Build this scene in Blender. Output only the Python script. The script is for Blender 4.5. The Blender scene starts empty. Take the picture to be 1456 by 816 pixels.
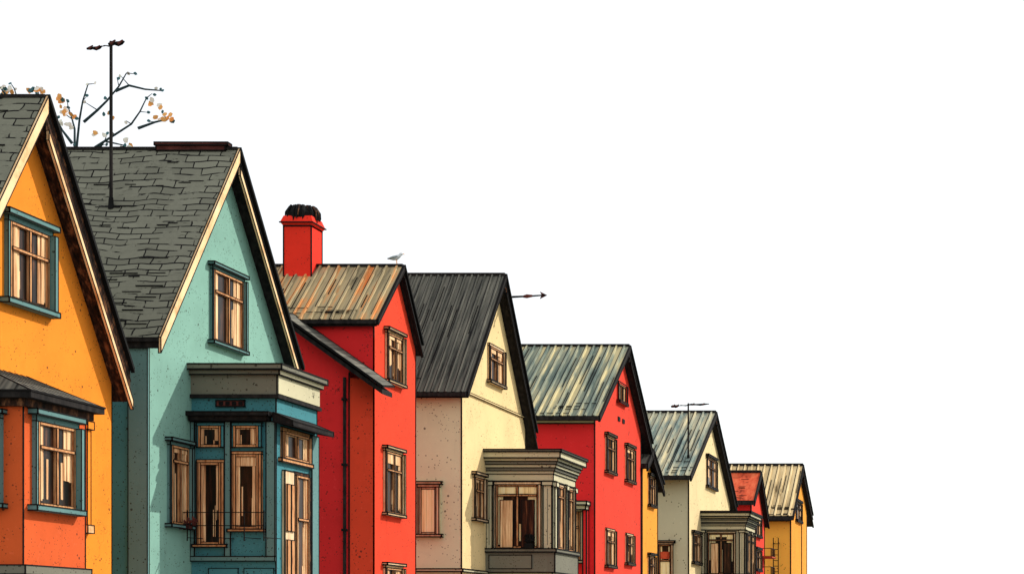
import bpy, bmesh, math, random
from mathutils import Vector
random.seed(7)
scene=bpy.context.scene
scene.view_settings.view_transform='Standard'
scene.view_settings.look='None'
scene.view_settings.exposure=0
EYE=1.6      # all heights in the survey below are metres above eye level
FX=-14.0     # building line of the street (x of the facades)

def lin(c):
    return tuple(((v/255)/12.92 if v/255<=0.04045 else (((v/255)+0.055)/1.055)**2.4) for v in c)
MATS={}
def nt(name):
    m=bpy.data.materials.new(name); m.use_nodes=True
    n=m.node_tree; n.nodes.clear()
    o=n.nodes.new('ShaderNodeOutputMaterial'); b=n.nodes.new('ShaderNodeBsdfPrincipled')
    n.links.new(b.outputs[0],o.inputs[0])
    MATS[name]=m
    b.inputs['Roughness'].default_value=0.9
    b.inputs['Specular IOR Level'].default_value=0.12
    return m,n,b
def N(n,t,**k):
    x=n.nodes.new(t)
    for a,v in k.items(): setattr(x,a,v)
    return x
def mapping(n,scale):
    tc=N(n,'ShaderNodeTexCoord'); mp=N(n,'ShaderNodeMapping')
    mp.inputs['Scale'].default_value=scale
    n.links.new(tc.outputs['Object'],mp.inputs['Vector'])
    return mp.outputs['Vector']
def noise(n,vec,scale,detail=4,rough=0.6):
    x=N(n,'ShaderNodeTexNoise'); x.inputs['Scale'].default_value=scale
    x.inputs['Detail'].default_value=detail; x.inputs['Roughness'].default_value=rough
    n.links.new(vec,x.inputs['Vector']); return x.outputs['Fac']
def ramp(n,fac,stops,interp='LINEAR'):
    r=N(n,'ShaderNodeValToRGB'); r.color_ramp.interpolation=interp
    e=r.color_ramp.elements
    while len(e)<len(stops): e.new(0.5)
    for i,(p,c) in enumerate(stops):
        e[i].position=p; e[i].color=(c[0],c[1],c[2],1)
    n.links.new(fac,r.inputs[0]); return r.outputs[0]
def math_(n,op,a,b):
    x=N(n,'ShaderNodeMath',operation=op)
    for i,v in enumerate((a,b)):
        if isinstance(v,(int,float)): x.inputs[i].default_value=v
        else: n.links.new(v,x.inputs[i])
    return x.outputs[0]
def mix(n,f,a,b,mode='MIX'):
    x=N(n,'ShaderNodeMix',data_type='RGBA',blend_type=mode)
    if isinstance(f,(int,float)): x.inputs[0].default_value=f
    else: n.links.new(f,x.inputs[0])
    for i,v in ((6,a),(7,b)):
        if isinstance(v,tuple): x.inputs[i].default_value=(v[0],v[1],v[2],1)
        else: n.links.new(v,x.inputs[i])
    return x.outputs[2]
def bump(n,b,h,s=0.3,d=0.01):
    x=N(n,'ShaderNodeBump'); x.inputs['Strength'].default_value=s; x.inputs['Distance'].default_value=d
    n.links.new(h,x.inputs['Height']); n.links.new(x.outputs[0],b.inputs['Normal'])
def mul(c,k): return tuple(min(1,v*k) for v in c)

def plaster(name,rgb,speck=1.0,size=1.0,dark=(0.02,0.015,0.012),var=0.12,k=1.0):
    m,n,b=nt(name); c=mul(lin(rgb),k)
    v=mapping(n,(1,1,1))
    big=noise(n,v,0.9/size,6,0.65)
    col=ramp(n,big,[(0.3,mul(c,1-var)),(0.5,c),(0.7,mul(c,1+var*0.7))])
    grain=noise(n,v,16/size,3,0.7)
    col=mix(n,ramp(n,grain,[(0.62,(0,0,0)),(0.66,(0.30,)*3)]),col,tuple(min(1,x*1.25+0.03) for x in c))
    mid=noise(n,v,4/size,5,0.7)
    col=mix(n,ramp(n,mid,[(0.57,(0,0,0)),(0.64,(0.14,)*3)]),col,mul(c,0.6))
    # vertical weather streaks
    vs=mapping(n,(6/size,6/size,0.5/size)); st=noise(n,vs,1.0,4,0.6)
    col=mix(n,ramp(n,st,[(0.60,(0,0,0)),(0.75,(0.25,)*3)]),col,mul(c,0.5))
    # hairline cracks
    cr=math_(n,'ABSOLUTE',math_(n,'SUBTRACT',noise(n,v,0.8/size,5,0.65),0.5),0)
    cf=math_(n,'MULTIPLY',math_(n,'LESS_THAN',cr,0.0018),math_(n,'GREATER_THAN',noise(n,v,0.55/size,2),0.60))
    col=mix(n,math_(n,'MULTIPLY',cf,0.6),col,dark)
    for sc,th,g in ((6/size,0.12,0.52),(13/size,0.15,0.49),(22/size,0.18,0.50)):
        vo=N(n,'ShaderNodeTexVoronoi'); vo.inputs['Scale'].default_value=sc
        n.links.new(v,vo.inputs['Vector'])
        spot=math_(n,'LESS_THAN',vo.outputs['Distance'],th)
        gate=math_(n,'GREATER_THAN',noise(n,v,1.3/size+sc*0.05,3),g+0.06-0.06*speck)
        f=math_(n,'MULTIPLY',math_(n,'MULTIPLY',spot,gate),0.75)
        col=mix(n,f,col,dark)
    n.links.new(col,b.inputs['Base Color'])
    bump(n,b,grain,0.25,0.006)
def streaky(name,stops,scale=(14,14,1.2),rough=0.85,spec=0.12):
    m,n,b=nt(name); v=mapping(n,scale)
    f=noise(n,v,1.0,5,0.65)
    col=ramp(n,f,stops); n.links.new(col,b.inputs['Base Color'])
    b.inputs['Roughness'].default_value=rough; b.inputs['Specular IOR Level'].default_value=spec
    bump(n,b,f,0.3,0.006)
def shingle(name,rgb):
    m,n,b=nt(name); c=lin(rgb)
    tc=N(n,'ShaderNodeTexCoord'); sp=N(n,'ShaderNodeSeparateXYZ'); cb=N(n,'ShaderNodeCombineXYZ')
    n.links.new(tc.outputs['Object'],sp.inputs[0])
    w=noise(n,tc.outputs['Object'],0.6,2); w2=noise(n,tc.outputs['Object'],3,2)
    x=math_(n,'ADD',sp.outputs[0],math_(n,'MULTIPLY',w2,0.12))
    z=math_(n,'ADD',math_(n,'ADD',sp.outputs[2],math_(n,'MULTIPLY',w,0.36)),math_(n,'MULTIPLY',w2,0.03))
    n.links.new(x,cb.inputs[0]); n.links.new(z,cb.inputs[1])
    br=N(n,'ShaderNodeTexBrick'); br.inputs['Scale'].default_value=1
    br.inputs['Brick Width'].default_value=0.38; br.inputs['Row Height'].default_value=0.122
    br.inputs['Mortar Size'].default_value=0.011; br.inputs['Mortar Smooth'].default_value=0.1
    br.inputs['Color1'].default_value=(*mul(c,0.86),1); br.inputs['Color2'].default_value=(*mul(c,1.16),1)
    br.inputs['Mortar'].default_value=(0.008,0.008,0.008,1)
    n.links.new(cb.outputs[0],br.inputs['Vector'])
    base=mix(n,noise(n,tc.outputs['Object'],14,5),mul(c,0.85),mul(c,1.2))
    gap=ramp(n,noise(n,tc.outputs['Object'],2.6,4),[(0.42,(0.04,)*3),(0.48,(1,)*3)])
    col=mix(n,gap,base,br.outputs['Color'])
    mp=N(n,'ShaderNodeMapping'); mp.inputs['Scale'].default_value=(3.2,18,1); n.links.new(cb.outputs[0],mp.inputs['Vector'])
    pt=ramp(n,noise(n,mp.outputs['Vector'],1.0,4,0.6),[(0.63,(0,)*3),(0.66,(0.9,)*3)])
    gate=ramp(n,noise(n,tc.outputs['Object'],0.9,3),[(0.45,(0,)*3),(0.55,(1,)*3)])
    pf=mix(n,1.0,pt,gate,'MULTIPLY')
    col=mix(n,pf,col,(0.010,0.010,0.009))
    n.links.new(col,b.inputs['Base Color'])
    bump(n,b,br.outputs['Fac'],0.4,-0.015)

# ---- palette
plaster('orange_plaster',(253,150,46),0.6,1,k=0.84)
plaster('orange_red_plaster',(226,98,48),0.8,1,k=0.86)
plaster('light_teal_plaster',(140,186,170),1.1,1,k=0.82)
plaster('dark_teal_plaster',(68,128,136),1.7,1,k=1.05)  # porch paint; on the near wall it also puts shade into the colour
plaster('teal_trim',(104,142,140),0.8,1,k=0.9)
plaster('red_plaster',(240,72,44),0.5,1.4,k=0.84)
plaster('red_plaster_shade',(222,42,44),0.7,1.4,k=1.05)  # shade-side copy of the red, for walls turned from the sun
plaster('cream_plaster',(253,222,162),0.5,1.5,k=0.80)
plaster('cream_plaster_shade',(216,218,180),0.7,1.5,k=1.0)  # shade-side copy of the cream, greener against the red bounce light
plaster('red_plaster_far',(238,68,48),0.3,2.2,k=0.84)
plaster('red_plaster_far_shade',(224,44,46),0.3,2.2,k=1.05)  # far red as toned for its shaded side walls
plaster('cream_plaster_far',(250,224,170),0.2,3,k=0.78)
plaster('cream_plaster_far_shade',(208,204,172),0.2,3,k=0.88)  # far cream as toned for its shaded sides; also used for trim
plaster('orange_plaster_far',(250,164,58),0.2,3,k=0.86)
plaster('orange_side_far',(255,180,72),0.2,3,k=1.0)  # brighter copy of the far orange, lifts the shaded near wall by colour
plaster('grey_stone',(118,116,102),1.4,1.2,k=1.0)
plaster('pale_stone',(206,198,164),0.7,1.6,k=0.95)
plaster('chimney_red',(236,52,36),0.5,1.2,k=1.1)
streaky('cream_board',[(0.3,lin((200,150,100))),(0.5,lin((245,205,155))),(0.8,lin((250,222,180)))],(3,3,3))
streaky('window_wood',[(0.3,lin((120,70,42))),(0.45,lin((196,136,90))),(0.7,lin((228,174,122)))],(20,20,3))
streaky('pale_wood',[(0.3,lin((190,150,110))),(0.6,lin((235,205,165))),(0.8,lin((240,215,180)))],(10,10,2))
streaky('window_pane',[(0.46,(0.006,0.005,0.004)),(0.56,lin((48,28,20))),(0.66,lin((100,62,40))),(0.76,lin((160,110,74)))],(12,12,0.9),0.3,0.2)  # tan streaks in the pane colour stand in for reflections
streaky('curtain_cloth',[(0.32,lin((120,78,50))),(0.45,lin((206,152,106))),(0.6,lin((250,214,164)))],(30,30,1.0))
streaky('pale_curtain',[(0.30,lin((196,164,110))),(0.45,lin((250,226,164))),(0.6,lin((254,240,190)))],(14,14,0.6))
streaky('weathered_edge',[(0.36,(0.006,0.005,0.004)),(0.52,lin((60,38,28))),(0.66,lin((128,86,58)))],(16,8,5))
streaky('dark_edge',[(0.4,(0.010,0.009,0.009)),(0.65,lin((48,44,42)))],(10,10,4))
streaky('dark_metal_roof',[(0.32,(0.012,0.012,0.012)),(0.44,lin((82,82,76))),(0.60,lin((112,110,100))),(0.8,lin((140,138,124)))],(9,0.5,0.5))
streaky('tan_metal_roof',[(0.30,lin((50,42,34))),(0.41,lin((150,136,106))),(0.52,lin((186,166,126))),(0.59,lin((216,150,92))),(0.70,lin((214,116,58)))],(5,0.4,0.4))
streaky('verdigris_metal_roof',[(0.30,lin((44,54,50))),(0.41,lin((104,118,110))),(0.51,lin((146,150,130))),(0.61,lin((206,192,146)))],(4,0.3,0.3))
streaky('teal_metal_roof',[(0.30,lin((50,62,62))),(0.43,lin((118,134,128))),(0.54,lin((172,168,144))),(0.68,lin((214,200,160)))],(3,0.3,0.3))
streaky('cream_metal_roof',[(0.30,lin((90,74,50))),(0.42,lin((204,180,134))),(0.7,lin((244,220,170)))],(2,0.3,0.3))
streaky('red_tile',[(0.3,lin((120,40,24))),(0.5,lin((206,84,52))),(0.75,lin((226,116,76)))],(3,1.2,1.2))
streaky('ridge_wood',[(0.3,lin((40,18,16))),(0.6,lin((96,50,44))),(0.8,lin((120,66,56)))],(3,6,6))
shingle('slate_shingles',(120,120,106))
def flat(name,c,r=0.85):
    m,n,b=nt(name); v=mapping(n,(1,1,1)); f=noise(n,v,6,3)
    n.links.new(ramp(n,f,[(0.3,mul(c,0.8)),(0.7,mul(c,1.2))]),b.inputs['Base Color']); b.inputs['Roughness'].default_value=r
flat('ink_line',(0.008,0.007,0.007))
flat('soot_black',(0.008,0.008,0.008))
flat('bark',lin((44,62,66)))
flat('blossom',lin((250,172,100)))
flat('pale_blossom',lin((252,234,222)))
flat('teal_leaf',lin((70,110,116)))
flat('gull_white',(0.75,0.78,0.8))
flat('gull_grey',(0.35,0.40,0.42))
flat('asphalt',(0.05,0.05,0.052)); flat('pavement',(0.30,0.29,0.27)); flat('kerb_stone',(0.35,0.34,0.32))
flat('road_paint',(0.8,0.8,0.78)); flat('grass_ground',(0.10,0.12,0.05))

class MB:
    def __init__(s): s.v=[];s.f=[];s.m=[];s.names=[]
    def mi(s,n):
        if n not in s.names: s.names.append(n)
        return s.names.index(n)
    def hexa(s,P,mat,mats=None):
        b=len(s.v); s.v+= [Vector(p) for p in P]
        F=[(0,1,2,3),(4,5,6,7),(0,1,5,4),(1,2,6,5),(2,3,7,6),(3,0,4,7)]
        for i,f in enumerate(F):
            s.f.append(tuple(b+j for j in f)); s.m.append(s.mi(mats[i] if mats else mat))
    def extrude(s,poly,vec,mat,mats=None,lw=0):
        b=len(s.v); n=len(poly); vec=Vector(vec)
        P=[Vector(p) for p in poly]; Q=[p+vec for p in P]
        s.v+=P+Q
        s.f.append(tuple(b+i for i in range(n))); s.m.append(s.mi((mats or {}).get('a',mat)))
        s.f.append(tuple(b+n+i for i in range(n))); s.m.append(s.mi((mats or {}).get('b',mat)))
        for i in range(n):
            j=(i+1)%n
            s.f.append((b+i,b+j,b+n+j,b+n+i)); s.m.append(s.mi((mats or {}).get(i,mat)))
        if lw:
            for i in range(n):
                j=(i+1)%n
                s.line(P[i],P[j],lw); s.line(Q[i],Q[j],lw); s.line(P[i],Q[i],lw)
    def line(s,p,q,w,mat='ink_line'):
        p=Vector(p);q=Vector(q);d=q-p
        if d.length<1e-4: return
        d.normalize(); a=Vector((0,0,1)) if abs(d.z)<0.9 else Vector((0,1,0))
        u=d.cross(a).normalized()*w/2; v=d.cross(u).normalized()*w/2
        p=p-d*w*0.4;q=q+d*w*0.4
        s.hexa([p-u-v,p+u-v,p+u+v,p-u+v,q-u-v,q+u-v,q+u+v,q-u+v],mat)
    def box(s,x0,x1,y0,y1,z0,z1,mat,lw=0):
        P=[(x0,y0,z0),(x1,y0,z0),(x1,y1,z0),(x0,y1,z0)]
        s.extrude(P,(0,0,z1-z0),mat,lw=lw)
    def fbox(s,F,u0,u1,v0,v1,n0,n1,mat,lw=0):
        O,U,Nn=F
        P=[O+U*a+Vector((0,0,c))+Nn*n0 for a,c in ((u0,v0),(u1,v0),(u1,v1),(u0,v1))]
        s.extrude(P,Nn*(n1-n0),mat,lw=0)
        if lw:
            Q=[p+Nn*(n1-n0) for p in P]
            for i in range(4):
                s.line(Q[i],Q[(i+1)%4],lw); s.line(P[i],Q[i],lw)
    def tube(s,pts,r0,r1,mat,sides=7):
        n=len(pts); rings=[]
        for i,p in enumerate(pts):
            p=Vector(p); d=(Vector(pts[min(i+1,n-1)])-Vector(pts[max(i-1,0)])).normalized()
            a=Vector((0,1,0)) if abs(d.y)<0.9 else Vector((1,0,0))
            u=d.cross(a).normalized(); v=d.cross(u).normalized(); r=r0[i] if isinstance(r0,(list,tuple)) else r0+(r1-r0)*i/(n-1)
            b=len(s.v); s.v+=[p+u*r*math.cos(2*math.pi*k/sides)+v*r*math.sin(2*math.pi*k/sides) for k in range(sides)]
            rings.append(b)
        k=s.mi(mat)
        for a,b in zip(rings,rings[1:]):
            for j in range(sides):
                s.f.append((a+j,a+(j+1)%sides,b+(j+1)%sides,b+j)); s.m.append(k)
        s.f.append(tuple(rings[0]+j for j in range(sides))); s.m.append(k)
        s.f.append(tuple(rings[-1]+j for j in range(sides))); s.m.append(k)
    def make(s,name,parent=None,origin=(0,0,0)):
        o=Vector(origin)
        me=bpy.data.meshes.new(name)
        me.from_pydata([(p.x-o.x,p.y-o.y,p.z+EYE-o.z) for p in s.v],[],s.f)
        for n in s.names: me.materials.append(MATS[n])
        for i,p in enumerate(me.polygons): p.material_index=s.m[i]
        bm=bmesh.new(); bm.from_mesh(me); bmesh.ops.recalc_face_normals(bm,faces=bm.faces); bm.to_mesh(me); bm.free()
        ob=bpy.data.objects.new(name,me); scene.collection.objects.link(ob)
        if parent: ob.parent=parent
        else: ob.location=o
        return ob

FAC=lambda p=0.0:(Vector((FX+p,0,0)),Vector((0,1,0)),Vector((1,0,0)))
NEAR=lambda Y:(Vector((0,Y,0)),Vector((1,0,0)),Vector((0,-1,0)))

def window(mb,F,u0,u1,v0,v1,lw,casing='teal_trim',sash='window_wood',cols=2,transom=0.32,hood=True,sill=True,cw=0.06,dep=0.12,k=1.0,curt=True,cloth='curtain_cloth'):
    cw*=k; sb=0.042*k
    street=F[1].y>0.5
    mb.fbox(F,u0,u1,v0,v1,0.0,0.02,'window_pane')
    W=u1-u0;H=v1-v0
    if curt:
        for side in (0,1):
            w=W*random.uniform(0.10,0.26)
            a=u0+sb if side==0 else u1-sb-w
            hb=v0+H*random.choice((0,0,0.05,0.3))
            for q in range(3):
                a0=a+w*q/3
                mb.fbox(F,a0,a0+w/3.2,hb+random.uniform(0,0.05)*H,v1-0.02,0.021,0.03+0.012*(q%2),cloth)
        for _ in range(2):
            a=random.uniform(u0+W*0.25,u0+W*0.7); mb.fbox(F,a,a+W*random.uniform(0.02,0.06),v0+H*random.uniform(0,0.2),v0+H*random.uniform(0.3,0.66),0.021,0.026,cloth)
        if random.random()<0.6:
            mb.fbox(F,u0+W*0.1,u1-W*0.1,v1-H*random.uniform(0.08,0.2),v1,0.045,0.05,cloth)
    for a,b,c,d in ((u0,u0+sb,v0,v1),(u1-sb,u1,v0,v1),(u0+sb,u1-sb,v1-sb,v1),(u0+sb,u1-sb,v0,v0+sb)):
        mb.fbox(F,a,b,c,d,0.02,0.06,sash,lw*0.5)
    for i in range(1,cols):
        c=u0+W*i/cols; mb.fbox(F,c-sb*0.6,c+sb*0.6,v0+sb,v1-sb,0.02,0.066,sash,lw*0.55)
    if transom:
        c=v1-H*transom; mb.fbox(F,u0+sb,u1-sb,c-sb*0.5,c+sb*0.5,0.02,0.072,sash,lw*0.55)
    if casing:
        nd=dep*0.42 if street else dep*0.7      # slim architrave towards the corner, deep reveal beyond
        mb.fbox(F,u0-cw*0.6,u0,v0,v1,0,nd,casing,lw*0.7)
        mb.fbox(F,u1,u1+cw,v0,v1,0,dep,casing,lw*0.7)
        mb.fbox(F,u0-cw*0.6,u1+cw,v1,v1+cw,0,nd+0.003,casing,lw*0.7)
        if sill: mb.fbox(F,u0-cw*1.9,u1+cw*1.9,v0-cw*0.9,v0,0,dep*0.8+0.02*k,casing,lw)
        if hood: mb.fbox(F,u0-cw*1.8,u1+cw*1.8,v1+cw,v1+cw*1.9,0,dep*0.8+0.02*k,casing,lw)

def house(name,Y0,Y1,L,P,R,Xb,wf,wn,roof,p=0.2,tL=0.2,tR=0.34,edge='dark_edge',board='cream_board',ribs=0,bl=0.24,br_=0.13,fascia=None,ridgecap='dark_edge'):
    lw=Y0*0.0007
    e=bpy.data.objects.new(name,None); scene.collection.objects.link(e); e.location=(FX,Y0,0); e.empty_display_size=1
    org=(FX,Y0,0)
    zL=lambda y:L[1]+(P[1]-L[1])*(y-L[0])/(P[0]-L[0])
    zR=lambda y:P[1]+(R[1]-P[1])*(y-P[0])/(R[0]-P[0])
    w=MB()
    z0=zL(Y0)-tL-0.02; z1=zR(Y1)-tR-0.02; t=max(tL,tR)
    poly=[(FX,Y0,-1.6),(FX,Y1,-1.6),(FX,Y1,z1),(FX,P[0],P[1]-t-0.02),(FX,Y0,z0)]
    w.extrude(poly,(Xb-FX,0,0),wf,{4:wn,'b':wn})
    w.line((FX,Y0,-1.6),(FX,Y0,z0),lw); w.line((FX,Y1,-1.6),(FX,Y1,z1),lw)
    w.make('walls',e,org)
    r=MB(); xf=FX+p; xb=Xb-0.2
    r.extrude([(xf,*L),(xf,*P),(xf,P[0],P[1]-tL),(xf,L[0],L[1]-tL)],(xb-xf,0,0),edge,{0:roof})
    r.extrude([(xf,P[0]+0.001,P[1]),(xf,*R),(xf,R[0],R[1]-tR),(xf,P[0]+0.001,P[1]-tR)],(xb-xf,0,0),edge,{0:roof})
    # barge boards
    b=xf+0.002
    r.extrude([(b,L[0],L[1]+0.01),(b,P[0],P[1]+0.01),(b,P[0],P[1]-bl),(b,L[0],L[1]-bl)],(0.04,0,0),board,lw=lw*0.7)
    r.extrude([(b,P[0],P[1]-tR+0.02),(b,R[0],R[1]-tR+0.02),(b,R[0],R[1]-tR-br_),(b,P[0],P[1]-tR-br_)],(0.045,0,0),board,lw=lw*0.7)
    # thin capping strip on the far slope
    r.extrude([(b,P[0],P[1]+0.03),(b,R[0]+0.02,R[1]+0.03),(b,R[0]+0.02,R[1]-0.05),(b,P[0],P[1]-0.05)],(0.06,0,0),'soot_black')
    # secondary moulding lines in the edge
    for q in (0.38,0.7):
        r.line((b+0.01,P[0],P[1]-tR*q),(b+0.01,R[0],R[1]-tR*q),lw*0.6,'weathered_edge' if q>0.5 else 'ink_line')
    r.line((xf,*L),(xb,*L),lw*1.1); r.line((xf,*P),(xb,*P),lw*1.3)
    r.line((xf,L[0],L[1]-tL),(xb,L[0],L[1]-tL),lw*0.8)
    k=Y0/45
    r.box(xb,xf,P[0]-0.06*k,P[0]+0.06*k,P[1]-0.02,P[1]+0.05*k,ridgecap)
    # gutter
    r.box(xb,xf,L[0]-0.07*k,L[0]-0.003,L[1]-0.1*k,L[1]-0.01,edge)
    if fascia: r.box(xb,FX,Y0-0.06,Y0-0.003,z0-0.2*k,z0,fascia,lw*0.8)
    dy=(P[0]-L[0]);dz=(P[1]-L[1]); nl=math.hypot(dy,dz); ny,nz=-dz/nl,dy/nl
    if not ribs:
        # lifted and broken slates: small thin plates standing proud of the slope
        for _ in range(110):
            t=random.random()**1.2*0.97; xx=random.uniform(xf-7,xf-0.6); wd=random.uniform(0.12,0.5); 
            A=(L[0]+dy*t,L[1]+dz*t); hh=random.uniform(0.008,0.02)
            r.extrude([(xx,A[0]+ny*0.004,A[1]+nz*0.004),(xx+wd,A[0]+ny*0.004,A[1]+nz*0.004),(xx+wd,A[0]+ny*hh,A[1]+nz*hh),(xx,A[0]+ny*hh,A[1]+nz*hh)],(random.uniform(-.01,.01),dy*0.016/nl,dz*0.016/nl),'soot_black')
    if ribs:
        x=xf-ribs*0.6
        while x>xb:
            h=0.045*k; ww=ribs*0.16
            a=(L[0],L[1]); c=(P[0],P[1])
            r.extrude([(x-ww,a[0],a[1]),(x+ww,a[0],a[1]),(x+ww*0.6,a[0]+ny*h,a[1]+nz*h),(x-ww*0.6,a[0]+ny*h,a[1]+nz*h)],(0,dy,dz),roof)
            t0=random.choice((0,0,0,random.uniform(0,0.3))); t1=random.choice((1,1,1,random.uniform(0.6,1)))
            f=lambda t,o:(x+o,a[0]+dy*t+ny*0.006,a[1]+dz*t+nz*0.006)
            r.line(f(t0,-ww*1.2),f(t1,-ww*1.2),lw*random.uniform(0.6,1.25))
            if random.random()<0.6:
                t0=random.uniform(0,0.6); r.line(f(t0,ribs*0.4),f(min(1,t0+random.uniform(0.2,0.5)),ribs*0.4),lw*0.6)
            x-=ribs*random.uniform(0.88,1.12)
        for _ in range(int(18)):
            t=random.uniform(0.02,0.22); xx=random.uniform(xb,xf-0.8)
            r.line((xx,L[0]+dy*t+ny*0.03,L[1]+dz*t+nz*0.03),(min(xf,xx+ribs*random.uniform(1,4)),L[0]+dy*t+ny*0.03,L[1]+dz*t+nz*0.03),lw*0.5)
    r.make('roof',e,org)
    return e,org,lw

# ============ orange house
e,o,lw=house('orange_house',22.75,27.1,(22.55,4.09),(24.91,7.60),(27.27,4.09),-25,'orange_plaster','orange_plaster','slate_shingles',edge='weathered_edge',tR=0.50,br_=0.12)
m=MB()
window(m,FAC(),24.28,25.26,4.62,5.70,lw,cols=2,transom=0.34,dep=0.14,cw=0.08)
window(m,FAC(0.9),23.36,24.28,1.70,2.82,lw,cols=2,transom=0.3,dep=0.14,cw=0.08)
window(m,NEAR(23.11),-13.85,-13.42,1.70,2.82,lw,cols=2,transom=0.3)
m.make('windows',e,o)
m=MB()
m.box(-14.1,-13.1,23.11,24.64,-1.6,3.0,'orange_red_plaster',lw)
m.box(-14.1,-13.04,23.05,24.70,0.78,0.9,'grey_stone',lw)
# hipped bay roof
a=[(-12.9,22.93,3.08),(-12.9,24.78,3.08),(-14.0,24.78,3.08),(-14.0,22.93,3.08)]
bq=[(-12.9,22.93,3.17),(-12.9,24.78,3.17),(-14.0,24.78,3.17),(-14.0,22.93,3.17)]
m.hexa(a+bq,'dark_edge')
tq=[(-13.8,23.3,3.56),(-13.8,24.45,3.56),(-14.02,24.6,3.56),(-14.02,23.1,3.56)]
m.hexa([(p[0],p[1],p[2]+0.003) for p in bq]+tq,'dark_metal_roof')
for i in range(4): m.line(bq[i],bq[(i+1)%4],lw*1.6); m.line(bq[i],tq[i],lw)
for i in range(9):
    y=23.0+i*0.2; m.line((-12.92,y,3.18),(-13.8,23.3+i*0.14,3.57),lw*0.6)
m.box(-14.1,-13.02,23.03,24.72,2.98,3.079,'weathered_edge')
m.make('bay_window',e,o)
m=MB()
m.box(-14,-13.94,26.28,26.38,1.62,3.05,'orange_plaster',lw*0.8)
m.box(-14,-13.91,26.24,26.42,3.05,3.17,'orange_plaster',lw*0.8); m.box(-14,-13.91,26.24,26.42,1.5,1.62,'cream_board',lw*0.8)
m.make('downpipe',e,o)

# ============ teal house
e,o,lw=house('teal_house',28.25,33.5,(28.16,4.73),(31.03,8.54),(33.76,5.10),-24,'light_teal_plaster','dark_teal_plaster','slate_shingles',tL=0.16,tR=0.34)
m=MB(); m.box(-14.3,-13.99,28.19,28.248,-1.6,4.6,'teal_trim',lw*0.6)
m.make('corner_pilaster',e,o)
m=MB(); m.box(-15.22,-14.0,30.97,31.09,8.5,8.59,'ridge_wood',lw); m.box(-15.24,-13.95,30.95,31.11,8.592,8.64,'ridge_wood',lw); m.make('ridge_box',e,o)
m=MB()
window(m,FAC(),30.42,31.56,5.06,6.30,lw,casing='teal_trim',transom=0.3)
window(m,FAC(),28.9,29.5,1.80,3.1,lw,casing='teal_trim',transom=0.2)
F=NEAR(29.71)
for (a,b) in ((-13.86,-13.47),(-13.27,-12.84)):
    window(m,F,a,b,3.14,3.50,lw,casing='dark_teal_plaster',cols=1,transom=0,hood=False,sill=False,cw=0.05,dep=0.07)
window(m,F,-13.86,-13.47,1.5,2.88,lw,casing='window_wood',cols=1,transom=0.0,hood=False,cw=0.05,dep=0.07)
window(m,F,-13.27,-12.84,1.76,3.02,lw,casing='window_wood',cols=1,transom=0.0,hood=False,cw=0.05,dep=0.07)
F=FAC(1.43)
window(m,F,29.93,30.98,2.98,3.44,lw,casing='window_wood',cols=2,transom=0,hood=False,cw=0.07,dep=0.06)
window(m,F,30.42,30.96,0.2,2.74,lw,casing='weathered_edge',cols=1,transom=0.3,hood=False,cw=0.06,dep=0.06)
m.make('windows',e,o)
m=MB()
m.fbox(F,29.95,30.34,-0.2,2.78,0.0,0.05,'pale_wood',lw)
for a,b in ((0.2,0.8),(0.95,1.6),(1.75,2.55)):
    m.fbox(F,30.00,30.13,a,b,0.05,0.075,'window_wood',lw*0.6); m.fbox(F,30.17,30.3,a,b,0.05,0.075,'window_wood',lw*0.6)
m.make('door',e,o)
m=MB()
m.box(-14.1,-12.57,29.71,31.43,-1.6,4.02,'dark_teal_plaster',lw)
m.box(-14.1,-12.54,29.68,31.46,4.02,4.40,'grey_stone',lw)
m.box(-12.539,-12.52,29.70,31.44,4.05,4.35,'pale_stone')  # paler panel paints the sunlit street side of the grey frieze
m.box(-14.1,-12.48,29.62,31.48,4.36,4.44,'grey_stone',lw)
m.box(-12.479,-12.46,29.63,31.47,4.37,4.43,'pale_stone')  # same sunlit tone painted on the moulding's street side
m.box(-14.1,-12.41,29.55,31.52,4.441,4.53,'grey_stone',lw*1.2)
m.box(-14.1,-12.50,29.64,31.48,3.97,4.03,'dark_edge')  # dark strip stands in for the shadow line under the frieze
# canopies
m.box(-13.97,-12.66,29.56,29.709,3.58,3.66,'dark_edge',lw); m.box(-13.99,-12.62,29.50,29.709,3.661,3.72,'dark_edge',lw)
m.extrude([(-12.57,29.6,3.72),(-12.57,29.6,3.56),(-12.24,29.6,3.50),(-12.24,29.6,3.58)],(0,1.75,0),'dark_edge',lw=lw)
# pilasters
for a,b in ((-14.0,-13.93),(-13.42,-13.32),(-12.72,-12.57)):
    m.fbox(NEAR(29.71),a,b,1.3,3.57,0,0.045,'teal_trim',lw*0.8)
m.fbox(FAC(1.43),31.1,31.4,-1.6,3.5,0,0.05,'teal_trim',lw*0.8)
m.fbox(NEAR(29.71),-13.57,-13.09,3.83,3.93,0,0.03,'ridge_wood',lw)
for i in range(4): m.fbox(NEAR(29.71),-13.52+i*0.11,-13.45+i*0.11,3.85,3.91,0.03,0.04,'ink_line')
m.fbox(NEAR(29.71),-14,-12.57,1.22,1.30,0,0.05,'teal_trim',lw*0.8)
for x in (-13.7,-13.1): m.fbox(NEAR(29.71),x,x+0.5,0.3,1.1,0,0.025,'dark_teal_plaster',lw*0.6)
m.make('porch',e,o)
m=MB()
for z in (1.80,2.02): m.line((-14.3,29.35,z),(-12.62,29.35,z),0.015)
for x in (-14.3,-13.9,-13.4,-12.95,-12.62): m.line((x,29.35,1.55),(x,29.35,2.05),0.015); m.line((x,29.35,1.6),(x+0.12,29.7,1.6),0.012)
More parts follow.
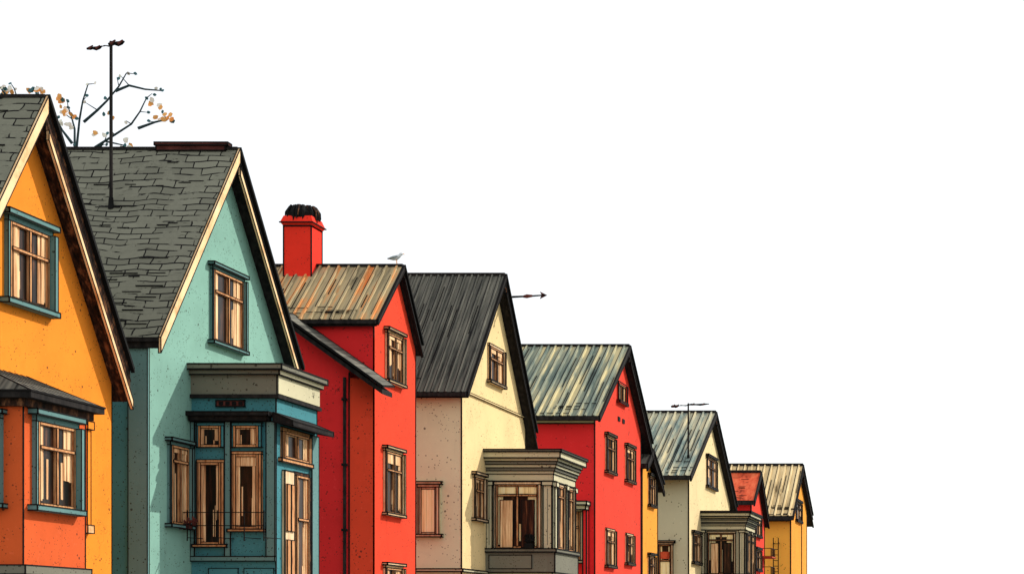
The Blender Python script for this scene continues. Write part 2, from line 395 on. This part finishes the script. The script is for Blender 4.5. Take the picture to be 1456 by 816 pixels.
for i in range(22):
    x=random.uniform(-14.3,-13.7); m.tube([(x,29.33,1.8),(x+random.uniform(-.08,.08),29.3,1.86+random.uniform(0,.1))],0.010,0.018,'ridge_wood',5)
m.box(-14.32,-13.85,29.27,29.42,1.74,1.82,'ridge_wood',lw*0.6)
m.make('balcony_rail',e,o)

# ============ red house
e,o,lw=house('red_house',38.1,40.72,(37.98,6.76),(39.62,8.27),(40.82,6.73),-19,'red_plaster','red_plaster_shade','tan_metal_roof',p=0.1,tL=0.12,tR=0.3,ribs=0.21,br_=0.02,bl=0.1,board='dark_edge')
m=MB()
m.extrude([(-14.44,37.85,-1.6),(-14.44,37.85,5.66),(-15.5,37.85,6.5),(-19,37.85,6.5),(-19,37.85,-1.6)],(0,0.249,0),'red_plaster_shade')
m.extrude([(-14.44,37.852,-1.6),(-14.002,38.098,-1.6),(-14.44,38.098,-1.6)],(0,0,7.1),'red_plaster')
m.line((-14.44,37.85,-1.6),(-14.44,37.85,5.6),lw); m.line((-14.0,38.1,-1.6),(-14.0,38.1,6.4),lw)
m.make('side_wing_walls',e,o)
m=MB()
m.extrude([(-13.60,37.48,5.20),(-15.75,37.48,6.74),(-15.75,37.48,6.64),(-13.60,37.48,5.10)],(0,0.61,0),'dark_edge')
m.extrude([(-13.56,37.40,5.24),(-15.75,37.40,6.80),(-15.75,38.09,6.89),(-13.56,38.09,5.33)],(0,0,0.03),'dark_metal_roof',lw=lw*0.8)
m.make('lean_to_roof',e,o)
m=MB(); m.tube([(-14.52,37.8,-1.5),(-14.52,37.8,5.5)],0.035,0.035,'dark_edge')
for z in (0.8,2.2,3.6,5.0): m.box(-14.57,-14.47,37.74,37.849,z,z+0.05,'soot_black')
m.make('downpipe',e,o)
m=MB()
window(m,FAC(),38.82,39.72,5.60,6.64,lw,casing='cream_board',transom=0.3,cw=0.06)
window(m,FAC(),38.71,39.68,2.66,4.02,lw,casing='cream_board',transom=0.3,cw=0.06)
window(m,FAC(),38.71,39.68,0.2,1.45,lw,casing='cream_board',transom=0.3,cw=0.06)
m.make('windows',e,o)
m=MB()
m.box(-16.46,-15.84,39.3,39.9,7.7,9.10,'chimney_red',lw)
m.hexa([(-16.46,39.3,9.1),(-15.84,39.3,9.1),(-15.84,39.9,9.1),(-16.46,39.9,9.1),(-16.52,39.24,9.17),(-15.78,39.24,9.17),(-15.78,39.96,9.17),(-16.52,39.96,9.17)],'chimney_red')
m.hexa([(-16.52,39.24,9.17),(-15.78,39.24,9.17),(-15.78,39.96,9.17),(-16.52,39.96,9.17),(-16.46,39.3,9.33),(-15.84,39.3,9.33),(-15.84,39.9,9.33),(-16.46,39.9,9.33)],'chimney_red')
for z,g in ((9.17,0.37),(9.1,0.31)): m.line((-16.15-g,39.6-g,z),(-16.15+g,39.6-g,z),lw); m.line((-16.15+g,39.6-g,z),(-16.15+g,39.6+g,z),lw)
m.tube([(-16.15,39.6,9.3),(-16.15,39.6,9.42),(-16.15,39.6,9.54),(-16.15,39.6,9.60)],[0.33,0.34,0.28,0.16],0,'soot_black',16)
for i in range(70):
    a=random.uniform(0,6.28); rr=random.uniform(0.27,0.34); h=random.uniform(9.18,9.34)
    m.tube([(-16.15+rr*0.8*math.cos(a),39.6+rr*0.8*math.sin(a),9.58),(-16.15+rr*1.08*math.cos(a),39.6+rr*1.08*math.sin(a),9.45),(-16.15+rr*1.12*math.cos(a),39.6+rr*1.12*math.sin(a),h)],0.03,0.012,'soot_black' if i%4 else 'weathered_edge',5)
m.make('chimney',e,o)

# ============ cream house
e,o,lw=house('cream_house',44.08,49.75,(43.84,6.0),(47.13,9.60),(50.15,5.76),-21,'cream_plaster','cream_plaster_shade','dark_metal_roof',ribs=0.19,fascia='pale_stone',tL=0.12,tR=0.5,bl=0.12,board='dark_edge',br_=0.03)
m=MB()
window(m,FAC(),46.28,47.45,6.66,7.57,lw,casing='pale_wood',transom=0.35,k=1.1,hood=False)
window(m,FAC(),45.02,45.75,2.95,4.0,lw,casing='pale_wood',k=1.2)
window(m,NEAR(44.08),-15.04,-14.60,2.48,3.66,lw,casing='pale_wood',sash='pale_wood',k=1.2,cols=1,transom=0,cloth='pale_curtain')
for i in range(5): m.fbox(NEAR(44.08),-14.98+i*0.064,-14.92+i*0.064,2.54,3.6,0.05,0.06+0.008*(i%2),'pale_curtain')
m.make('windows',e,o)
m=MB(); m.box(-14.1,-13.96,44.1,49.7,6.06,6.11,'cream_plaster',lw*0.5); m.box(-21,-13.94,44.0,49.7,1.55,1.62,'pale_stone',lw)
m.make('string_course',e,o)
def porch(e,o,lw,xo,Yn,Yf,zt,st,k,op,balc,wins):
    m=MB()
    m.box(-14.1,xo,Yn,Yf,-1.6,zt-0.8*k,st,lw)
    m.box(-14.1,xo+0.04*k,Yn-0.04*k,Yf+0.04*k,zt-0.8*k,zt-0.62*k,st,lw*0.7)
    for i in range(5):
        a=zt-0.62*k+i*0.08*k
        m.box(-14.1,xo+(0.06+0.035*i)*k,Yn-(0.06+0.035*i)*k,Yf+(0.06+0.035*i)*k,a+0.002,a+0.08*k,st if i%2==0 else 'grey_stone',lw*0.6)
    m.box(-14.1,xo+0.28*k,Yn-0.28*k,Yf+0.28*k,zt-0.22*k+0.002,zt-0.06*k,st,lw)
    m.box(-14.1,xo+0.32*k,Yn-0.32*k,Yf+0.32*k,zt-0.06*k+0.002,zt,'grey_stone',lw)
    # columns
    for a,b in ((-14.0,-13.84),(xo-0.22,xo)):
        m.fbox(NEAR(Yn),a,b,balc[1],zt-0.8*k,0,0.06,st,lw*0.8)
        m.fbox(NEAR(Yn),a-0.03,b+0.03,zt-0.92*k,zt-0.82*k,0,0.1,st,lw*0.6)
        m.fbox(NEAR(Yn),(a+b)/2-0.01,(a+b)/2+0.01,balc[1]+0.1,zt-1.0*k,0.06,0.065,'grey_stone')
    for y in (Yn+0.02,(Yn+Yf)/2,Yf-0.2):
        m.box(xo+0.001,xo+0.07,y,y+0.18,balc[1],zt-0.8*k,st,lw*0.8)
        m.box(xo+0.002,xo+0.12,y-0.04,y+0.22,zt-0.95*k,zt-0.83*k,st,lw*0.6)
    # balustrade wall
    m.box(-14.02,xo+0.1,Yn-0.12,Yf+0.1,balc[0],balc[1]-0.09,'grey_stone',lw)
    m.box(-14.04,xo+0.15,Yn-0.17,Yf+0.15,balc[1]-0.088,balc[1],'grey_stone',lw)
    m.fbox(NEAR(Yn-0.12),-13.9,xo-0.5,balc[0]+0.1,balc[1]-0.17,0,0.02,'grey_stone',lw*0.6)
    m.make('porch',e,o)
    m=MB()
    window(m,NEAR(Yn),op[0],op[1],balc[1]+0.02,op[2],lw,casing='pale_wood',sash='window_wood',cols=2,transom=0.17,hood=False,sill=False,k=1.2,curt=True,cloth='pale_curtain')
    mid=(op[0]+op[1])/2; H=op[2]-balc[1]
    for s in (-1,1):
        a=mid+s*0.28-0.17
        m.fbox(NEAR(Yn),a,a+0.34,balc[1]+0.03,balc[1]+H*0.76,0.068,0.074,'curtain_cloth' if s<0 else 'window_pane',lw*0.6)
    for y in wins: window(m,FAC(xo-FX),y[0],y[1],balc[1]+0.02,op[2],lw,casing='pale_wood',cols=1,transom=0.17,hood=False,sill=False)
    m.make('porch_windows',e,o)
porch(e,o,lw,-12.28,46.17,48.35,4.8,'pale_stone',1.0,(-13.74,-12.62,3.9),(1.6,2.22),((46.5,47.1),(47.6,48.1)))
m=MB()
m.box(-12.95,-12.75,45.93,46.04,2.22,2.36,'soot_black')
for i in range(40):
    a=random.uniform(0,6.28); r=random.uniform(0.05,0.16); 
    m.tube([(-12.85,45.98,2.36),(-12.85+r*math.cos(a),45.98+random.uniform(-.05,.05),2.42+abs(r*math.sin(a))*1.4)],0.014,0.03,'soot_black',4)
m.make('potted_plant',e,o)

# ============ second red house
e,o,lw=house('red_house',57.9,64.9,(57.6,7.1),(62.16,10.15),(65.97,7.15),-20.5,'red_plaster_far','red_plaster_far_shade','verdigris_metal_roof',ribs=0.27,fascia='cream_plaster_far_shade',tL=0.12,tR=0.6,bl=0.16,board='dark_edge',br_=0.03)
m=MB()
window(m,FAC(),61.15,62.2,8.1,8.7,lw,casing='red_plaster_far',k=1.2,cols=2,transom=0,hood=False)
window(m,FAC(),59.4,60.5,5.5,6.65,lw,casing='cream_board',k=1.2)
window(m,FAC(),62.4,63.5,5.45,6.6,lw,casing='cream_board',k=1.2)
window(m,FAC(),59.4,60.5,2.3,3.5,lw,casing='cream_board',k=1.1,hood=False)
window(m,FAC(),62.4,63.4,2.5,3.5,lw,casing='cream_board',k=1.1,hood=False)
window(m,NEAR(57.9),-14.85,-14.45,2.4,4.0,lw,casing='cream_plaster_far_shade',k=1.6,cols=1)
m.fbox(FAC(),61.2,61.5,7.4,7.55,0,0.03,'soot_black'); m.fbox(FAC(),61.9,62.2,7.4,7.55,0,0.03,'soot_black')
m.make('windows',e,o)
m=MB(); m.box(-15.0,-14.15,57.4,57.899,4.2,4.32,'cream_plaster_far_shade',lw); m.box(-14.95,-14.2,57.5,57.899,4.05,4.198,'cream_plaster_far_shade',lw)
m.box(-14.32,-14.2,57.6,57.899,1.2,4.05,'red_plaster_far_shade',lw); m.make('door_hood',e,o)

# ============ small orange house
e,o,lw=house('orange_house',65.15,67.9,(65.02,6.25),(66.1,6.9),(68.1,5.8),-17.5,'orange_plaster_far','orange_plaster_far','dark_metal_roof',p=0.2,tL=0.15,tR=0.35,board='dark_edge')
m=MB()
window(m,FAC(),66.25,67.15,4.85,5.9,lw,casing='cream_board',k=1.1)
window(m,FAC(),66.2,67.1,1.9,2.9,lw,casing='cream_board',k=1.1)
m.make('windows',e,o)

# ============ second cream house
e,o,lw=house('cream_house',74.3,84.9,(73.6,6.58),(79.86,10.03),(85.8,6.21),-20.5,'cream_plaster_far','cream_plaster_far_shade','teal_metal_roof',ribs=0.32,fascia='cream_plaster_far_shade',tL=0.12,tR=0.6,bl=0.2,board='dark_edge',br_=0.03)
m=MB()
window(m,FAC(),78.5,80.7,6.6,7.85,lw,casing='pale_wood',k=1.3)
window(m,FAC(),75.1,76.7,3.05,4.25,lw,casing='pale_wood',k=1.3)
window(m,NEAR(74.3),-15.25,-14.72,2.4,3.75,lw,casing='pale_wood',k=1.4,cols=1,transom=0.5,cloth='pale_curtain')
m.fbox(NEAR(74.3),-15.18,-14.8,3.15,3.45,0.05,0.06,'red_tile'); m.fbox(NEAR(74.3),-15.2,-14.78,2.45,3.05,0.05,0.06,'pale_curtain')
m.make('windows',e,o)
porch(e,o,lw,-12.1,77.3,80.0,5.35,'pale_stone',1.0,(-13.7,-12.55,4.4),(1.6,2.6),((77.7,78.5),(78.9,79.7)))

# ============ small red tiled house
e,o,lw=house('red_house',91.6,96.3,(91.2,6.86),(93.75,8.59),(96.5,6.3),-18.5,'red_plaster_far','red_plaster_far_shade','red_tile',tL=0.12,tR=0.5,board='dark_edge',br_=0.03)
m=MB()
window(m,FAC(),93,94.6,3.4,4.4,lw,casing='cream_board',k=1.4)
window(m,FAC(),93,94.6,5.2,6.1,lw,casing='cream_board',k=1.4)
m.make('windows',e,o)
m=MB()
for z in (3.1,4.1):
    m.box(-14,-13.4,95.0,96.5,z,z+0.08,'red_tile',lw*0.3)
    for i in range(6): m.line((-13.45,95.0+i*0.3,z+0.1),(-13.45,95.0+i*0.3,z+0.5),0.03)
    m.line((-13.45,95.0,z+0.5),(-13.45,96.5,z+0.5),0.035); m.line((-14,95.0,z+0.5),(-13.45,95.0,z+0.5),0.035)
m.make('balconies',e,o)

# ============ last orange house
e,o,lw=house('orange_house',107.4,115.4,(106.8,7.1),(112.0,10.7),(117.2,7.9),-19.5,'orange_plaster_far','orange_side_far','cream_metal_roof',ribs=0.42,fascia='cream_plaster_far',tL=0.15,tR=0.8,bl=0.2,board='dark_edge',br_=0.03)
m=MB()
window(m,FAC(),109.8,112.2,7.1,8.2,lw,casing='cream_board',k=1.6)
m.line((-13.98,112.6,-1.5),(-13.98,112.6,7.2),0.06)
m.make('windows',e,o)
m=MB()
for x in (-15.0,-14.7): m.line((x,107.0,-1.5),(x,107.0,5.8),0.05)
for i in range(20):
    z=-1+i*0.34; m.line((-15.0,107.0,z),(-14.7,107.0,z),0.04)
for z in (0,3,5.5): m.line((-15.0,107.0,z),(-15.0,107.4,z),0.04); m.line((-14.7,107.0,z),(-14.7,107.4,z),0.04)
m.make('fire_ladder',e,o)

# ============ antennas, vane, gull
def antenna(name,x,y,z0,z1,bars,r):
    m=MB(); m.tube([(x,y,z0-0.15),(x,y,(z0+z1)/2),(x,y,z1)],r*1.15,r,'dark_edge',8)
    m.tube([(x,y,z0-0.05),(x,y,z0+0.15)],r*2.0,r*1.4,'soot_black',8)
    for (xa,xb,z,th) in bars:
        n=5; pts=[(xa+(xb-xa)*i/n,y+0.02*math.sin(i*2.1),z+0.03*(i/n)+0.012*math.sin(i*1.7)) for i in range(n+1)]
        m.tube(pts,[th*0.45,th,th*0.75,th*1.1,th*0.8,th*0.4],0,'soot_black',7)
        if th>0.03:
            for t in (0.25,0.7):
                xx=xa+(xb-xa)*t
                m.tube([(xx,y-0.06,z-th*0.4),(xx+th*1.6,y-0.02,z+th*1.6)],th*0.7,th*0.35,'ridge_wood',6)
    m.make(name,None,(x,y,z0+EYE))
antenna('tv_antenna',-15.55,30.08,7.3,10.12,[(-15.97,-15.70,9.99,0.032),(-15.72,-15.5,10.03,0.012),(-15.6,-15.32,10.07,0.04)],0.026)
antenna('tv_antenna',-14.2,75.3,7.5,9.85,[(-14.95,-14.6,9.70,0.06),(-14.62,-14.1,9.74,0.025),(-14.25,-13.3,9.78,0.045)],0.035)
m=MB(); m.tube([(-13.75,47.6,9.1),(-13.3,47.6,9.12),(-12.85,47.6,9.15)],0.03,0.02,'soot_black',6)
m.extrude([(-13.0,47.6,9.05),(-12.8,47.6,9.15),(-13.0,47.6,9.25),(-12.95,47.6,9.15)],(0,0.03,0),'ridge_wood')
m.tube([(-13.45,47.6,9.11),(-13.35,47.6,9.12),(-13.2,47.6,9.13)],[0.03,0.055,0.03],0,'ridge_wood',8)
m.make('weather_vane',None,(-13.75,47.6,9.1+EYE))
m=MB(); gx,gy,gz=-14.05,39.62,8.33
m.tube([(gx-0.17,gy,gz+0.10),(gx-0.08,gy,gz+0.11),(gx,gy,gz+0.13),(gx+0.07,gy,gz+0.17),(gx+0.10,gy,gz+0.21),(gx+0.13,gy,gz+0.215),(gx+0.15,gy,gz+0.21)],[0.01,0.045,0.06,0.04,0.034,0.03,0.012],0,'gull_white',10)
for s in (-1,1): m.tube([(gx-0.2,gy+s*0.03,gz+0.1),(gx-0.05,gy+s*0.055,gz+0.13),(gx+0.04,gy+s*0.05,gz+0.15)],[0.008,0.03,0.015],0,'gull_grey',7)
m.tube([(gx+0.15,gy,gz+0.21),(gx+0.19,gy,gz+0.20)],0.011,0.004,'blossom',6)
for s in (-1,1): m.tube([(gx,gy+s*0.025,gz+0.09),(gx+0.01,gy+s*0.025,gz-0.03)],0.006,0.006,'blossom',5)
m.make('seagull',None,(gx,gy,gz+EYE))

# ============ tree behind the houses
m=MB(); Y=37.0
m.tube([(-19.7,Y,-1.7),(-19.62,Y,2),(-19.75,Y,6),(-19.7,Y,9.2)],0.2,0.07,'bark',10)
br=[
 [(-19.7,9.2),(-19.82,10.1),(-19.7,10.75),(-19.55,11.1),(-19.38,11.42)],
 [(-19.7,10.75),(-19.4,11.0),(-19.2,11.2),(-18.95,11.5),(-18.8,11.78)],
 [(-19.05,11.4),(-18.8,11.55),(-18.5,11.5),(-18.2,11.5)],
 [(-19.7,9.2),(-19.4,10.2),(-18.94,10.43),(-18.55,10.62),(-18.3,10.85),(-18.15,11.1)],
 [(-18.55,10.62),(-18.2,10.75),(-17.95,10.8)],
 [(-19.7,9.2),(-19.95,10.2),(-20.0,10.66),(-20.1,10.9),(-20.25,11.2)],
 [(-19.95,10.3),(-20.1,10.55),(-20.15,10.7)],
 [(-19.7,8.6),(-20.5,9.8),(-21.0,10.9),(-21.15,11.45)],
 [(-20.9,10.7),(-20.8,11.2),(-20.75,11.42)],
 [(-21,10.9),(-21.3,11.3),(-21.35,11.42)],
 [(-19.4,10.2),(-19.25,10.35),(-18.8,10.25)],
]
tips=[]
for i,b_ in enumerate(br):
    pts=[(x+random.uniform(-.02,.02),Y+(i%3-1)*0.1*j,z) for j,(x,z) in enumerate(b_)]
    m.tube(pts,0.034,0.012,'bark',6); tips.append(pts)
    for p in pts[1:]:
        for _ in range(1):
            d=Vector((random.uniform(-.2,.2),random.uniform(-.2,.2),random.uniform(0,.18)))
            m.tube([p,tuple(Vector(p)+d*0.6),tuple(Vector(p)+d)],0.012,0.006,'bark',4)
            tips.append([tuple(Vector(p)+d)])
def leafs(c,n,r,mats,s=1.0):
    for _ in range(n):
        p=Vector(c)+Vector((random.gauss(0,r),random.gauss(0,r),random.gauss(0,r*0.7)))
        u=Vector((random.uniform(-1,1),random.uniform(-.4,.4),random.uniform(-1,1))).normalized()*0.055*s
        v=u.cross(Vector((random.uniform(-.3,.3),1,random.uniform(-.3,.3)))).normalized()*0.04*s
        b=len(m.v); m.v+=[p-u,p-u*0.3+v,p+u*0.6+v*0.8,p+u,p+u*0.4-v,p-u*0.5-v*0.7]; m.f.append(tuple(range(b,b+6))); m.m.append(m.mi(random.choice(mats)))
for c in ((-20.2,11.2),(-20.0,10.87),(-18.1,10.82),(-17.9,10.84),(-19.2,10.92),(-18.2,11.1),(-21.2,11.42),(-20.8,11.42),(-21.35,11.38),(-20.65,11.4)):
    leafs((c[0],Y,c[1]),5,0.05,['blossom','blossom','pale_blossom','teal_leaf'],1.2)
for c in ((-20.1,11.05),(-20.05,10.7),(-19.5,10.5),(-18.8,10.3)):
    leafs((c[0],Y,c[1]),4,0.08,['pale_blossom','pale_blossom','blossom'],1.1)
for t in tips: leafs(t[-1],1,0.02,['teal_leaf','pale_blossom','teal_leaf'],0.8)
m.make('blossoming_tree',None,(-19.7,Y,0))

# ============ ground
def sheet(name,x0,x1,y0,y1,z,mat):
    me=bpy.data.meshes.new(name); me.from_pydata([(x0,y0,z),(x1,y0,z),(x1,y1,z),(x0,y1,z)],[],[(0,1,2,3)])
    me.materials.append(MATS[mat]); ob=bpy.data.objects.new(name,me); scene.collection.objects.link(ob)
sheet('ground',-3000,3000,-3000,3000,-0.02,'grass_ground')
sheet('road',-9,7,-60,400,-0.008,'asphalt')
def slab(name,x0,x1,mat,z1):
    m=MB(); m.box(x0,x1,-60,400,-0.1-EYE,z1-EYE,mat); m.make(name)
slab('pavement',-13.9,-9.3,'pavement',0.12); slab('kerb',-9.3,-9.0,'kerb_stone',0.125)
m=MB()
for i in range(60): m.box(-1.07,-0.93,-50+i*7,-47+i*7,-EYE-0.006,-EYE-0.003,'road_paint')
m.make('road_markings')

# ============ light
EL,AZ=35,54   # elevation; azimuth measured from +Y (down the street) towards +X
w=bpy.data.worlds.new("World"); scene.world=w; w.use_nodes=True
n=w.node_tree; n.nodes.clear()
out=n.nodes.new('ShaderNodeOutputWorld'); add=n.nodes.new('ShaderNodeAddShader')
sky=n.nodes.new('ShaderNodeTexSky'); sky.sky_type='NISHITA'; sky.sun_disc=False
sky.sun_elevation=math.radians(EL); sky.sun_rotation=math.radians(AZ)
b1=n.nodes.new('ShaderNodeBackground'); b1.inputs[1].default_value=0.05; n.links.new(sky.outputs[0],b1.inputs[0])
b2=n.nodes.new('ShaderNodeBackground'); b2.inputs[0].default_value=(1,0.985,0.955,1); b2.inputs[1].default_value=0.92
n.links.new(b1.outputs[0],add.inputs[0]); n.links.new(b2.outputs[0],add.inputs[1]); n.links.new(add.outputs[0],out.inputs[0])
sd=bpy.data.lights.new('sun','SUN'); sd.energy=3.9; sd.angle=math.radians(0.5); sd.color=(1,0.95,0.86)
so=bpy.data.objects.new('sun',sd); scene.collection.objects.link(so); so.location=(20,10,40)
dv=Vector((math.sin(math.radians(AZ))*math.cos(math.radians(EL)),math.cos(math.radians(AZ))*math.cos(math.radians(EL)),math.sin(math.radians(EL))))
so.rotation_euler=dv.to_track_quat('Z','Y').to_euler()

# ============ camera: level, looking straight down the street, rising-front (shift) lens
cd=bpy.data.cameras.new('camera'); co=bpy.data.objects.new('camera',cd); scene.collection.objects.link(co)
co.location=(0,0,EYE); co.rotation_euler=(math.radians(90),0,0)
cd.sensor_width=36; cd.lens=61.8; cd.shift_x=-0.4959; cd.shift_y=0.3379; cd.clip_end=6000; cd.clip_start=0.1
scene.camera=co
